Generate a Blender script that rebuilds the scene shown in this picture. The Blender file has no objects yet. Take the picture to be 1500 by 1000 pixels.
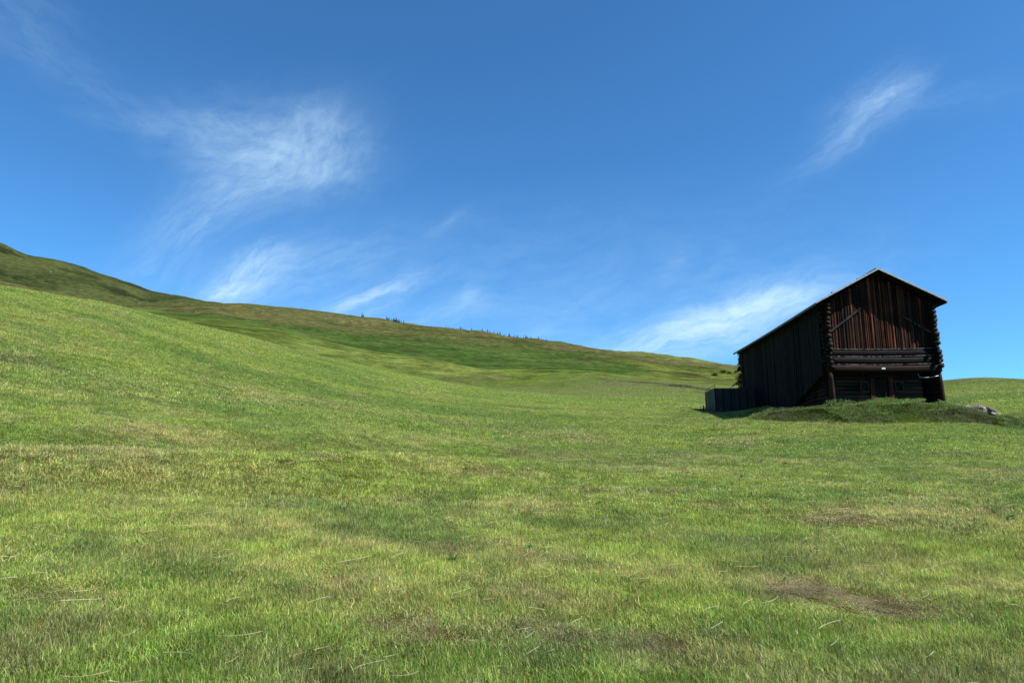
import bpy, math, random
import numpy as np
from mathutils import Vector, Matrix

random.seed(7); rng = np.random.default_rng(7)
S = bpy.context.scene
R = math.radians
# ------------------------------------------------------------------ camera
CAMZ = 1.6; PITCH = 10.0; F = 1000.0
cp, sp = math.cos(R(PITCH)), math.sin(R(PITCH))
cam = bpy.data.objects.new('camera', bpy.data.cameras.new('camera'))
S.collection.objects.link(cam); S.camera = cam
cam.location = (0, 0, CAMZ); cam.rotation_euler = (R(90 + PITCH), 0, 0)
cam.data.lens = 24.0; cam.data.sensor_width = 36.0
cam.data.clip_start = 0.1; cam.data.clip_end = 12000
# ------------------------------------------------------------------ light
SUN_EL, SUN_AZ = 50.0, 115.0          # azimuth clockwise from +Y
S.view_settings.view_transform = 'Standard'; S.view_settings.look = 'None'
S.view_settings.exposure = 0.9; S.view_settings.gamma = 1.0
S.view_settings.use_curve_mapping = False
sd = bpy.data.lights.new('sun', 'SUN'); sd.energy = 4.8; sd.angle = R(0.53); sd.color = (1, .955, .88)
so = bpy.data.objects.new('sun', sd); S.collection.objects.link(so)
sdir = Vector((math.sin(R(SUN_AZ)) * math.cos(R(SUN_EL)), math.cos(R(SUN_AZ)) * math.cos(R(SUN_EL)), math.sin(R(SUN_EL))))
so.rotation_euler = (-sdir).to_track_quat('-Z', 'Y').to_euler()
so.location = (60, -20, 80)


class NT:
    """tiny node-tree helper"""
    def __init__(s, tree): s.t = tree
    def n(s, typ, **kw):
        nd = s.t.nodes.new(typ)
        for k, v in kw.items(): setattr(nd, k, v)
        return nd
    def set(s, sock, v):
        if isinstance(v, bpy.types.NodeSocket): s.t.links.new(v, sock)
        else: sock.default_value = v
    def m(s, op, a, b=0.0, c=0.0, clamp=False):
        nd = s.n('ShaderNodeMath', operation=op, use_clamp=clamp)
        s.set(nd.inputs[0], a); s.set(nd.inputs[1], b); s.set(nd.inputs[2], c)
        return nd.outputs[0]
    def mix(s, f, a, b, typ='MIX'):
        nd = s.n('ShaderNodeMix', data_type='RGBA', blend_type=typ)
        s.set(nd.inputs['Factor'], f); s.set(nd.inputs[6], a); s.set(nd.inputs[7], b)
        return nd.outputs[2]
    def noise(s, vec, scale, detail=4, rough=.55, dist=0.0):
        nd = s.n('ShaderNodeTexNoise')
        s.set(nd.inputs['Vector'], vec); nd.inputs['Scale'].default_value = scale
        nd.inputs['Detail'].default_value = detail; nd.inputs['Roughness'].default_value = rough
        nd.inputs['Distortion'].default_value = dist
        return nd.outputs[0]
    def ramp(s, f, a, b, lo=0.0, hi=1.0):
        nd = s.n('ShaderNodeMapRange', interpolation_type='SMOOTHSTEP')
        s.set(nd.inputs[0], f); nd.inputs[1].default_value = a; nd.inputs[2].default_value = b
        nd.inputs[3].default_value = lo; nd.inputs[4].default_value = hi
        return nd.outputs[0]
    def vec(s, x, y, z):
        nd = s.n('ShaderNodeCombineXYZ'); s.set(nd.inputs[0], x); s.set(nd.inputs[1], y); s.set(nd.inputs[2], z)
        return nd.outputs[0]


# ------------------------------------------------------------------ sky
W = bpy.data.worlds.new('World'); S.world = W; W.use_nodes = True
t = NT(W.node_tree); W.node_tree.nodes.clear()
sky = t.n('ShaderNodeTexSky', sky_type='NISHITA', sun_disc=False)
sky.sun_elevation = R(SUN_EL); sky.sun_rotation = R(SUN_AZ)
sky.altitude = 1800; sky.air_density = 1.0; sky.dust_density = 0.25; sky.ozone_density = 3.0
tc = t.n('ShaderNodeTexCoord')
sep = t.n('ShaderNodeSeparateXYZ'); t.set(sep.inputs[0], tc.outputs['Generated'])
yy = t.m('MAXIMUM', sep.outputs[1], 0.05)
U = t.m('DIVIDE', sep.outputs[0], yy); V = t.m('DIVIDE', sep.outputs[2], yy)
front = t.ramp(sep.outputs[1], 0.15, 0.4)


def uv(px, py):
    a = (px - 750) / F; b = (500 - py) / F
    dy = cp - b * sp
    return a / dy, (sp + b * cp) / dy


warp = t.noise(t.vec(U, V, 0.0), 5.0, 5, .6)
warp2 = t.noise(t.vec(V, U, 3.0), 5.0, 5, .6)
Uw = t.m('ADD', U, t.m('MULTIPLY', t.m('SUBTRACT', warp, .5), .09))
Vw = t.m('ADD', V, t.m('MULTIPLY', t.m('SUBTRACT', warp2, .5), .07))
# px, py, half length, half width, angle, strength, streakiness
clouds = [
    (335, 200, 75, 38, -8, .36, 1.5), (400, 225, 80, 50, 10, .36, 1.6), (478, 218, 48, 48, 60, .50, 1.5), (490, 250, 40, 22, 30, .2, 1.6), (360, 268, 105, 30, 38, .40, 2.2),
    (290, 335, 120, 36, 42, .22, 3.0), (270, 190, 60, 25, -20, .10, 2.0),
    (358, 408, 56, 18, 33, .95, 2.0), (400, 415, 120, 26, 18, .34, 2.5), (330, 440, 60, 12, 20, .3, 2.5),
    (535, 440, 60, 13, 24, .85, 3.0), (620, 470, 140, 14, 8, .20, 3),
    (655, 328, 26, 7, 30, .22, 3.0), (684, 440, 18, 8, 40, .35, 2.5), (660, 462, 40, 14, 10, .25, 2),
    (1060, 478, 130, 18, 20, .8, 3.4), (1125, 448, 75, 15, 12, .7, 3.2), (960, 500, 130, 20, 14, .8, 3), (1080, 440, 90, 9, 24, .34, 4),
    (800, 480, 60, 14, 30, .22, 3.0), (975, 388, 22, 12, 30, .16, 2),
    (1270, 155, 62, 22, 38, .36, 2.8), (1290, 165, 60, 20, 30, .14, 3), (1240, 205, 75, 14, 36, .26, 4.0), (1310, 135, 60, 8, 28, .26, 4.0), (1385, 145, 100, 16, 14, .09, 3),
    (130, 120, 190, 20, -32, .10, 3.0), (20, 25, 80, 40, -35, .15, 2.0), (185, 180, 70, 12, -15, .10, 3), (480, 170, 40, 14, -20, .2, 2), (590, 420, 260, 60, 5, .12, 2), (980, 440, 260, 60, 10, .16, 2),
    (850, 330, 260, 40, 6, .05, 3),
]
tot = None
for (px, py, a, b, ang, st, stre) in clouds:
    u0, v0 = uv(px, py)
    c, s_ = math.cos(R(ang)), math.sin(R(ang))
    du = t.m('SUBTRACT', Uw, u0); dv = t.m('SUBTRACT', Vw, v0)
    e1 = t.m('ADD', t.m('MULTIPLY', du, c), t.m('MULTIPLY', dv, s_))
    e2 = t.m('SUBTRACT', t.m('MULTIPLY', dv, c), t.m('MULTIPLY', du, s_))
    q1 = t.m('DIVIDE', e1, a * 1.35 / F); q2 = t.m('DIVIDE', e2, b * 1.5 / F)
    d = t.m('ADD', t.m('MULTIPLY', q1, q1), t.m('MULTIPLY', q2, q2))
    g = t.m('POWER', 2.718, t.m('MULTIPLY', d, -1.0))
    nz = t.noise(t.vec(t.m('MULTIPLY', e1, 1.0), t.m('MULTIPLY', e2, stre * 1.5), px * .13), 13.0, 10, .66, .35)
    w = t.m('MULTIPLY', t.m('MULTIPLY', g, st), t.ramp(nz, .30, .74, .18, 1.25))
    tot = w if tot is None else t.m('ADD', tot, w)
tot = t.m('MULTIPLY', t.m('MULTIPLY', tot, front), .62)
tot = t.m('MINIMUM', tot, .9)
SKYK = 0.082
hs = t.n('ShaderNodeHueSaturation'); hs.inputs['Saturation'].default_value = 1.0
hs.inputs['Value'].default_value = 1.0
t.set(hs.inputs['Color'], sky.outputs[0])
skc = t.mix(1.0, hs.outputs[0], (.47, .97, 1.26, 1), 'MULTIPLY')
col = t.mix(tot, skc, (4.4, 6.2, 7.6, 1))
bg = t.n('ShaderNodeBackground'); bg.inputs[1].default_value = SKYK
t.set(bg.inputs[0], col)
wo = t.n('ShaderNodeOutputWorld'); t.set(wo.inputs[0], bg.outputs[0])

# ================================================================== terrain
def azt(px, py):
    a = (px - 750) / F; b = (500 - py) / F
    dx, dy, dz = a, cp - b * sp, sp + b * cp
    return math.degrees(math.atan2(dx, dy)), dz / math.hypot(dx, dy)


def at(px, py, Y):
    a = (px - 750) / F; b = (500 - py) / F
    dy = cp - b * sp
    return Vector((a / dy * Y, Y, CAMZ + (sp + b * cp) / dy * Y))


# every layer: (pixel x, pixel y, horizontal distance in m)
LAY = {
 'T': [(-400,470,28),(0,520,30),(300,570,32),(600,607,35),(900,620,40),(1000,616,44),(1060,611,47),(1085,610.5,43.6),(1130,616,41.6),(1200,618.5,41.2),(1300,620,41.6),(1400,622,41.5),(1500,632,42),(1700,650,42)],
 'D': [(-400,370,50),(0,422,65),(60,429.5,68),(150,444,74),(250,467,82),(350,491,88),(450,517,95),(560,543,100),(650,560,100),(750,574,98),(860,586,80),(1000,600,58),(1040,603.5,55),(1060,606,53),(1078,607.5,47),(1090,606,44.6),(1112,602,44.0),(1157,599.5,43.8),(1215,597,43.3),(1290,588,43.9),(1350,590.5,44.8),(1400,598,45.5),(1480,611,46),(1500,614,46.3),(1700,632,47)],
 'P': [(-400,395,95),(0,440,115),(300,503,140),(450,530,150),(560,551,155),(650,563,155),(750,569,150),(900,577,105),(1000,585,85),(1040,592,80),(1070,600,74),(1110,607,66),(1200,607,61),(1300,606,60),(1380,600,61),(1450,596,62),(1500,595,64),(1700,592,70)],
 'C': [(-400,430,250),(0,445,270),(150,457,275),(230,461,275),(320,468,270),(390,480,262),(450,494.5,255),(510,509,250),(555,518,245),(615,523,240),(660,530.5,235),(705,541,225),(810,541.5,215),(860,543,210),(927,551,200),(993,557,190),(1073,562,175),(1200,563,150),(1380,557,135),(1415,554,133),(1450,552.5,132),(1500,555,132),(1700,575,130)],
 'Cd':[(-400,433,340),(0,448,345),(150,462,345),(230,464,345),(320,472,340),(390,486,330),(450,499,325),(510,513,320),(615,529,310),(705,545,295),(810,545,285),(860,547,280),(927,555,270),(993,560,260),(1073,565,250),(1200,570,230),(1380,578,210),(1500,585,200),(1700,600,200)],
 'G': [(-400,410,640),(0,432,640),(150,450,640),(230,459,640),(300,462,640),(380,472,640),(450,482,640),(520,492,640),(650,498,640),(750,508,640),(850,518,640),(900,525,640),(1000,537,600),(1080,546,560),(1200,560,500),(1380,585,500),(1700,600,500)],
 'B': [(-400,400,900),(0,413,900),(100,432,900),(207,451,900),(257,447,900),(317,445,910),(370,446,920),(433,451,930),(530,464,940),(600,474,950),(700,487,950),(800,500.5,950),(850,508,940),(870,511.5,930),(940,517,900),(1020,525,860),(1079,535,820),(1200,553,800),(1380,580,800),(1700,600,800)],
 'Bd':[(-400,402,1080),(0,415,1080),(100,434,1080),(207,453,1080),(257,449,1100),(317,448,1120),(370,452,1150),(530,472,1150),(700,496,1150),(870,520,1150),(1079,545,1150),(1380,590,1100),(1700,605,1100)],
 'A': [(-400,300,1700),(-60,335,1650),(0,356,1600),(13,361.5,1590),(30,372.5,1580),(60,377,1560),(90,383,1550),(127,393,1530),(150,402,1520),(200,418,1500),(220,426.5,1490),(247,432.5,1480),(287,439,1480),(317,446,1480),(370,458,1480),(530,485,1480),(700,505,1500),(1079,560,1500),(1700,610,1500)],
}
NA = 3600; AZ = (np.arange(NA) - 1800) / 10.0
def smooth_az(a, sig):
    k = np.arange(-int(4 * sig), int(4 * sig) + 1); w = np.exp(-.5 * (k / sig) ** 2); w /= w.sum()
    return np.convolve(np.concatenate([a[-len(k):], a, a[:len(k)]]), w, 'same')[len(k):-len(k)]
LR, LS = [], []
def addk(r, s): LR.append(np.log(r)); LS.append(s)
def aznear(l, c, rr):   # value at az -37, 0, 37, periodic
    return smooth_az(np.interp(AZ, [-37, 0, 37, 180], [l, c, rr, (l + rr) / 2], period=360), 40)
addk(np.full(NA, .6), aznear(.06, .06, .05)); addk(np.full(NA, 3.), aznear(.08, .07, .06))
addk(np.full(NA, 9.), aznear(.115, .08, .063)); addk(np.full(NA, 19.), aznear(.15, .088, .066))
for k in ['T', 'D', 'P', 'C', 'Cd', 'G', 'B', 'Bd', 'A']:
    pts = [(*azt(px, py), r) for px, py, r in LAY[k]]
    a = [p[0] for p in pts]
    tt = smooth_az(np.interp(AZ, a, [p[1] for p in pts], period=360), 3)
    rr = smooth_az(np.interp(AZ, a, [p[2] for p in pts], period=360), 6)
    addk(rr, tt + CAMZ / rr)
addk(np.full(NA, 2600.), LS[-1] - .05); addk(np.full(NA, 5000.), LS[-1] - .05)
LR = np.array(LR); LS = np.array(LS)
NR = 900; LG = np.linspace(math.log(.6), math.log(5000), NR)
def pchip_cols(X, Y, xg):
    K = X.shape[0]; h = np.diff(X, axis=0); dl = np.diff(Y, axis=0) / h
    m = np.zeros_like(Y)
    w1 = 2 * h[1:] + h[:-1]; w2 = h[1:] + 2 * h[:-1]
    same = dl[:-1] * dl[1:] > 0
    with np.errstate(divide='ignore', invalid='ignore'):
        hm = (w1 + w2) / (w1 / dl[:-1] + w2 / dl[1:])
    m[1:-1] = np.where(same, hm, 0); m[0] = dl[0]; m[-1] = dl[-1]
    out = np.zeros((len(xg), X.shape[1])); kp = np.zeros_like(out)
    for j in range(X.shape[1]):
        i = np.clip(np.searchsorted(X[:, j], xg) - 1, 0, K - 2)
        hh = h[i, j]; u = np.clip((xg - X[i, j]) / hh, 0, 1)
        out[:, j] = ((1 + 2 * u) * (1 - u) ** 2 * Y[i, j] + u * (1 - u) ** 2 * hh * m[i, j] + u * u * (3 - 2 * u) * Y[i + 1, j] + u * u * (u - 1) * hh * m[i + 1, j])
        kp[:, j] = i + u
    return out, kp
TAB, KPT = pchip_cols(LR, LS, LG)

PERM = rng.random((512, 512))
def vnoise(x, y):
    xi = np.floor(x).astype(int); yi = np.floor(y).astype(int); fx = x - xi; fy = y - yi
    fx = fx * fx * (3 - 2 * fx); fy = fy * fy * (3 - 2 * fy)
    g = lambda a, b: PERM[a % 512, b % 512]
    return (g(xi, yi) * (1 - fx) + g(xi + 1, yi) * fx) * (1 - fy) + (g(xi, yi + 1) * (1 - fx) + g(xi + 1, yi + 1) * fx) * fy
def fbm(x, y, o=4, seed=0):
    v = 0; a = .5; tot = 0
    for i in range(o):
        v = v + a * vnoise(x + 37.3 * i + seed * 11.7, y + 19.1 * i + seed * 5.3); tot += a
        x, y = (x * 1.6 - y * 1.2), (x * 1.2 + y * 1.6); a *= .5
    return v / tot
def sst(x, a, b):
    u = np.clip((x - a) / (b - a), 0, 1); return u * u * (3 - 2 * u)
def tabs(x, y, T):
    r = np.hypot(x, y); az = np.degrees(np.arctan2(x, y))
    fa = (az + 180) * 10; ia = np.floor(fa).astype(int); fa = fa - ia
    fr = np.clip((np.log(np.maximum(r, .61)) - LG[0]) / (LG[1] - LG[0]), 0, NR - 1.001); ir = fr.astype(int); fr = fr - ir
    i0 = ia % NA; i1 = (ia + 1) % NA
    return (T[ir, i0] * (1 - fa) + T[ir, i1] * fa) * (1 - fr) + (T[ir + 1, i0] * (1 - fa) + T[ir + 1, i1] * fa) * fr
# barn frame in plan
BH = R(3.7); B0 = at(1219, 597, 40.0)
BW, BL = 6.15, 17.8
def to_barn(x, y):
    dx, dy = x - B0.x, y - B0.y
    return dx * math.cos(BH) - dy * math.sin(BH), dx * math.sin(BH) + dy * math.cos(BH)
BENCH = None
def H(x, y):
    x = np.asarray(x, float); y = np.asarray(y, float)
    r = np.hypot(x, y)
    s = tabs(x, y, TAB); z = s * r
    n1 = fbm(x / 7, y / 7, 3, 1) - .5; n2 = fbm(x / 1.3, y / 1.3, 3, 2) - .5
    near = np.exp(-r / 200)
    z = z + n1 * .42 * sst(r, 3, 25) * near + n2 * .10 * near
    if BENCH is not None:
        az = np.degrees(np.arctan2(x, y)); rb = np.interp(az, BENCH[0], BENCH[1]); am = np.interp(az, [-60, -10, 4, 14], [1, 1, .5, 0])
        z = z + am * .26 * (np.exp(-((r - rb) / 1.3) ** 2) - 1.1 * np.exp(-((r - rb - 3.4) / 1.9) ** 2))
    kp = tabs(x, y, KPT)
    bank = sst(kp, 4.05, 4.4) * (1 - sst(kp, 4.95, 5.1)) * sst(x, 14.5, 17)
    z = z + bank * (fbm(x / .9, y / .9, 3, 5) - .5) * .55
    far = sst(r, 120, 320)
    z = z + far * ((fbm(x / 60, y / 60, 5, 3) - .5) * .0095 * r * (1 - .3 * sst(r, 800, 1200)))
    # diagonal gullies and benches on the far slopes
    z = z + far * (np.abs(fbm((x * .8 + y * .25) / 60, (y - x * .3) / 160, 3, 9) - .5)) * .016 * r * sst(kp, 8, 8.5) * (1 - sst(kp, 9.6, 9.95))
    z = z + far * (np.abs(fbm((x + y * .2) / 130, y / 160, 3, 19) - .5)) * .02 * r * sst(kp, 11.0, 11.4) * (1 - sst(kp, 11.6, 11.95))
    return z


def veg(x, y):
    """albedo of the vegetation at world x, y"""
    r = np.hypot(x, y); az = np.degrees(np.arctan2(x, y)); kp = tabs(x, y, KPT)
    c = lambda *v: np.array(v)[None, :] * np.ones((len(x), 1))
    def mx(a, b, f): f = np.clip(f, 0, 1)[:, None]; return a * (1 - f) + b * f
    green = c(.080, .124, .021); lime = c(.116, .156, .027); dry = c(.180, .165, .065); brown = c(.085, .074, .036); deep = c(.050, .092, .018)
    a = fbm(x / 5, y / 5, 4, 1); b = fbm(x / 1.6, y / 1.6, 4, 7); d = fbm(x / 16, y / 10, 3, 4); e = fbm(x / .6, y / .6, 3, 14)
    col = mx(green, lime, sst(a + .25 * (e - .5), .38, .62))
    sw = fbm((x * .35 + y) / 3.5, (x - .35 * y) / 26, 4, 33)
    col = mx(col, lime, sst(sw, .45, .66) * .6); col = mx(col, dry, sst(fbm((x * .35 + y) / 1.6, (x - .35 * y) / 12, 4, 34), .60, .80) * .35)
    col = mx(col, dry, sst(.55 * b + .45 * d + .2 * (e - .5), .54, .72) * .38)
    col = mx(col, deep, sst(fbm(x / 1.1, y / 1.1, 3, 21), .56, .74) * .6 * (r < 60))
    col = mx(col, brown, sst(fbm(x / .8, y / .8, 4, 31), .60, .78) * .45 * (r < 40))
    for (px, py, rad, k) in SPOTS:
        q = spot_xy(px, py); dd = np.hypot((x - q[0]) / rad, (y - q[1]) / (rad * .9)) + (b - .5) * 1.2
        col = mx(col, brown if k == 'b' else (dry if k == 'd' else lime), (1 - sst(dd + (e - .5) * 1.4, .2, 1.3)) * (.40 if k != 'b' else .60))
    # rough bank under the barn
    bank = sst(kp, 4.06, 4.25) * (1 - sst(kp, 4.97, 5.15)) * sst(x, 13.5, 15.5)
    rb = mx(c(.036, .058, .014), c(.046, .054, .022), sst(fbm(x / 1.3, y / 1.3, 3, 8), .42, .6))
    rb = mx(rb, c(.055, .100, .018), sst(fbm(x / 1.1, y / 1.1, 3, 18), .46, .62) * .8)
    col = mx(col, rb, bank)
    # farther meadow
    mid = mx(c(.076, .110, .020), c(.096, .122, .028), sst(fbm(x / 30, y / 14, 4, 5), .36, .62))
    mid = mx(mid, c(.095, .088, .038), sst(fbm(x / 14, y / 9, 4, 6), .56, .72) * .6)
    col = mx(col, mid, sst(kp, 5.0, 5.5) * sst(r, 70, 120))
    olive = mx(c(.060, .086, .018), c(.082, .108, .025), sst(fbm(x / 60, y / 40, 4, 8), .38, .6))
    leftC = 1 - sst(az, -8, 2)
    col = mx(col, olive, sst(kp, 6.2, 6.7) * leftC)
    grn = mx(c(.033, .060, .013), c(.050, .077, .019), sst(fbm(x / 45, y / 70, 4, 11), .35, .62))
    grn = mx(grn, c(.042, .044, .016), sst(fbm(x / 30, y / 50, 4, 13), .60, .75) * .6)
    oliv2 = mx(c(.064, .082, .018), c(.090, .112, .025), sst(fbm(x / 40, y / 60, 4, 12), .35, .6))
    oliv2 = mx(oliv2, c(.035, .038, .014), sst(fbm(x / 30, y / 90, 4, 15), .52, .66) * .8)
    g2 = mx(grn, oliv2, sst(az + 6 * (fbm(x / 50, y / 50, 2, 3) - .5), 8.5, 11.5))
    fieldL = sst(az, -29.5, -27.5)
    g2 = mx(olive, g2, fieldL)
    col = mx(col, g2, sst(kp, 6.9, 7.2))
    br = mx(c(.060, .070, .021), c(.074, .072, .027), sst(fbm(x / 90, y / 60, 4, 16), .38, .62))
    br = mx(br, c(.036, .045, .013), sst(fbm(x / 60, y / 45, 4, 17), .55, .7) * .8)
    br = mx(br, c(.098, .115, .036), sst(az, 7, 11) * sst(kp, 9.3, 9.6))
    jit = (fbm(x / 60, y / 60, 3, 20) - .5) * .35
    wob = kp + jit
    col = mx(col, br, sst(wob, 8.88, 9.12) * (1 - .0 * az))
    da = mx(c(.032, .042, .014), c(.050, .060, .020), sst(fbm(x / 110, y / 80, 5, 22), .38, .62))
    da = mx(da, c(.013, .018, .008), sst(fbm(x / 60, y / 60, 4, 23), .54, .68) * .8)
    col = mx(col, da, sst(kp, 10.9, 11.2))
    # eroded dark cut running across the valley floor
    cut = np.exp(-((kp - 6.60 - (fbm(x / 12, y / 12, 2, 24) - .5) * .12) / .035) ** 2) * sst(az, 6.5, 8.5) * (1 - sst(az, 20, 22))
    col = mx(col, c(.026, .024, .012), cut * .95)
    return col


def spot_xy(px, py):
    d = at(px, py, 1.0)
    ys = np.exp(np.linspace(math.log(3), math.log(60), 500))
    hz = H(d.x * ys, ys); rz = CAMZ + (d.z - CAMZ) * ys
    i = int(np.argmax(hz > rz)) if (hz > rz).any() else 499
    return d.x * ys[i], ys[i]
_b = [spot_xy(px, py) for px, py in ((-150, 694), (0, 692), (200, 686), (400, 690), (600, 684), (800, 690), (950, 700))]
BENCH = ([math.degrees(math.atan2(a, b)) for a, b in _b], [math.hypot(a, b) for a, b in _b]); print('bench', BENCH)
SPOTS = [(1240,885,.6,'b'),(1310,895,.45,'b'),(1160,850,.5,'b'),(1340,752,1.4,'d'),(1240,765,.9,'b'),(960,940,.4,'b'),(610,925,.35,'b'),
         (150,665,2.6,'d'),(260,640,2.0,'d'),(390,590,2.0,'d'),(1110,650,2.2,'d'),(820,640,3,'d'),(430,705,1.5,'l'),(150,730,1.6,'l'),(900,670,2.5,'l'),(760,740,1.0,'d'),(700,845,.3,'b'),(90,870,.5,'b'),(800,925,.4,'b'),(1440,690,1.2,'d')]


def link(o, parent=None):
    S.collection.objects.link(o)
    if parent: o.parent = parent
    return o
def tag(o, label=None, cat=None, group=None, kind=None):
    if label: o['label'] = label
    if cat: o['category'] = cat
    if group: o['group'] = group
    if kind: o['kind'] = kind
    return o


def build_terrain():
    a = np.concatenate([np.arange(-180, -48, 2.0), np.arange(-48, 48, .12), np.arange(48, 180, 2.0)])
    r = np.concatenate([[0.0], np.exp(np.arange(math.log(.7), math.log(30), .022)), np.arange(30, 66, .22), np.exp(np.arange(math.log(66), math.log(4500), .012))])
    na, nr = len(a), len(r)
    rr, aa = np.meshgrid(r, np.radians(a), indexing='ij')
    x = (rr * np.sin(aa)).ravel(); y = (rr * np.cos(aa)).ravel()
    z = H(x, y); co = np.stack([x, y, z], 1)
    me = bpy.data.meshes.new('meadow_ground')
    i = np.arange(nr - 1)[:, None] * na; j = np.arange(na)[None, :]; j2 = (j + 1) % na
    q = np.stack([i + j, i + na + j, i + na + j2, i + j2], -1).reshape(-1, 4)
    q = q[:, ::-1]
    me.vertices.add(len(co)); me.vertices.foreach_set('co', co.ravel())
    me.loops.add(q.size); me.loops.foreach_set('vertex_index', q.ravel().astype(np.int32))
    me.polygons.add(len(q)); me.polygons.foreach_set('loop_start', np.arange(0, q.size, 4, dtype=np.int32))
    me.update(); me.validate()
    me.polygons.foreach_set('use_smooth', np.ones(len(me.polygons), bool))
    vc = np.concatenate([veg(x, y), np.ones((len(x), 1))], 1).astype(np.float32)
    at_ = me.attributes.new('veg', 'FLOAT_COLOR', 'POINT'); at_.data.foreach_set('color', vc.ravel())
    m = bpy.data.materials.new('meadow'); m.use_nodes = True; nt = m.node_tree; nt.nodes.clear(); t = NT(nt)
    A = t.n('ShaderNodeAttribute', attribute_name='veg'); g = t.n('ShaderNodeNewGeometry')
    P = g.outputs['Position']
    ln = t.n('ShaderNodeVectorMath', operation='LENGTH'); t.set(ln.inputs[0], P); dist = ln.outputs['Value']
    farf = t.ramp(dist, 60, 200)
    n1 = t.noise(P, 9, 6, .7); n2 = t.noise(P, 1.1, 6, .65); n3 = t.noise(P, .13, 8, .7)
    sx = t.n('ShaderNodeVectorMath', operation='MULTIPLY'); t.set(sx.inputs[0], P); sx.inputs[1].default_value = (.05, .02, .09)
    n4 = t.noise(sx.outputs[0], 3.0, 8, .7)
    f = t.m('MULTIPLY', t.ramp(n1, .3, .7, .72, 1.28), t.ramp(n2, .3, .7, .84, 1.16))
    f2 = t.m('MULTIPLY', t.ramp(n3, .3, .7, .62, 1.36), t.ramp(n4, .32, .68, .70, 1.30))
    k = t.m('ADD', t.m('MULTIPLY', f, t.m('SUBTRACT', 1, farf)), t.m('MULTIPLY', t.m('MULTIPLY', f2, t.ramp(n2, .3, .7, .85, 1.15)), farf))
    sv = t.n('ShaderNodeVectorMath', operation='MULTIPLY'); t.set(sv.inputs[0], P); sv.inputs[1].default_value = (.012, .012, .40)
    n5 = t.noise(sv.outputs[0], 1.0, 6, .65)
    k = t.m('MULTIPLY', k, t.m('ADD', 1.0, t.m('MULTIPLY', farf, t.ramp(n5, .32, .68, -.16, .16))))
    n6 = t.noise(P, .38, 7, .72); k = t.m('MULTIPLY', k, t.m('ADD', 1.0, t.m('MULTIPLY', farf, t.ramp(n6, .36, .64, -.26, .26))))
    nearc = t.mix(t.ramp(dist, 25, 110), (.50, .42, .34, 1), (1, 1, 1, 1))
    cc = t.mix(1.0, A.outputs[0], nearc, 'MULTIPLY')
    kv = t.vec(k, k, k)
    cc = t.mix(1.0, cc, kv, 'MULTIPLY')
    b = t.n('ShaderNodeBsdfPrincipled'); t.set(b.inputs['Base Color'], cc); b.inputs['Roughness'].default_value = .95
    b.inputs['Specular IOR Level'].default_value = .0
    bp = t.n('ShaderNodeBump'); bp.inputs['Strength'].default_value = .8
    hgt = t.m('ADD', t.m('MULTIPLY', n1, .05), t.m('MULTIPLY', t.m('MULTIPLY', n2, farf), .35))
    hgt = t.m('ADD', hgt, t.m('MULTIPLY', t.m('MULTIPLY', n3, farf), 2.6))
    bp.inputs['Distance'].default_value = 1.0
    t.set(bp.inputs['Height'], hgt); t.set(b.inputs['Normal'], bp.outputs[0])
    o = t.n('ShaderNodeOutputMaterial'); t.set(o.inputs[0], b.outputs[0])
    me.materials.append(m)
    ob = link(bpy.data.objects.new('meadow_ground', me)); ob['kind'] = 'structure'
build_terrain()

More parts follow.
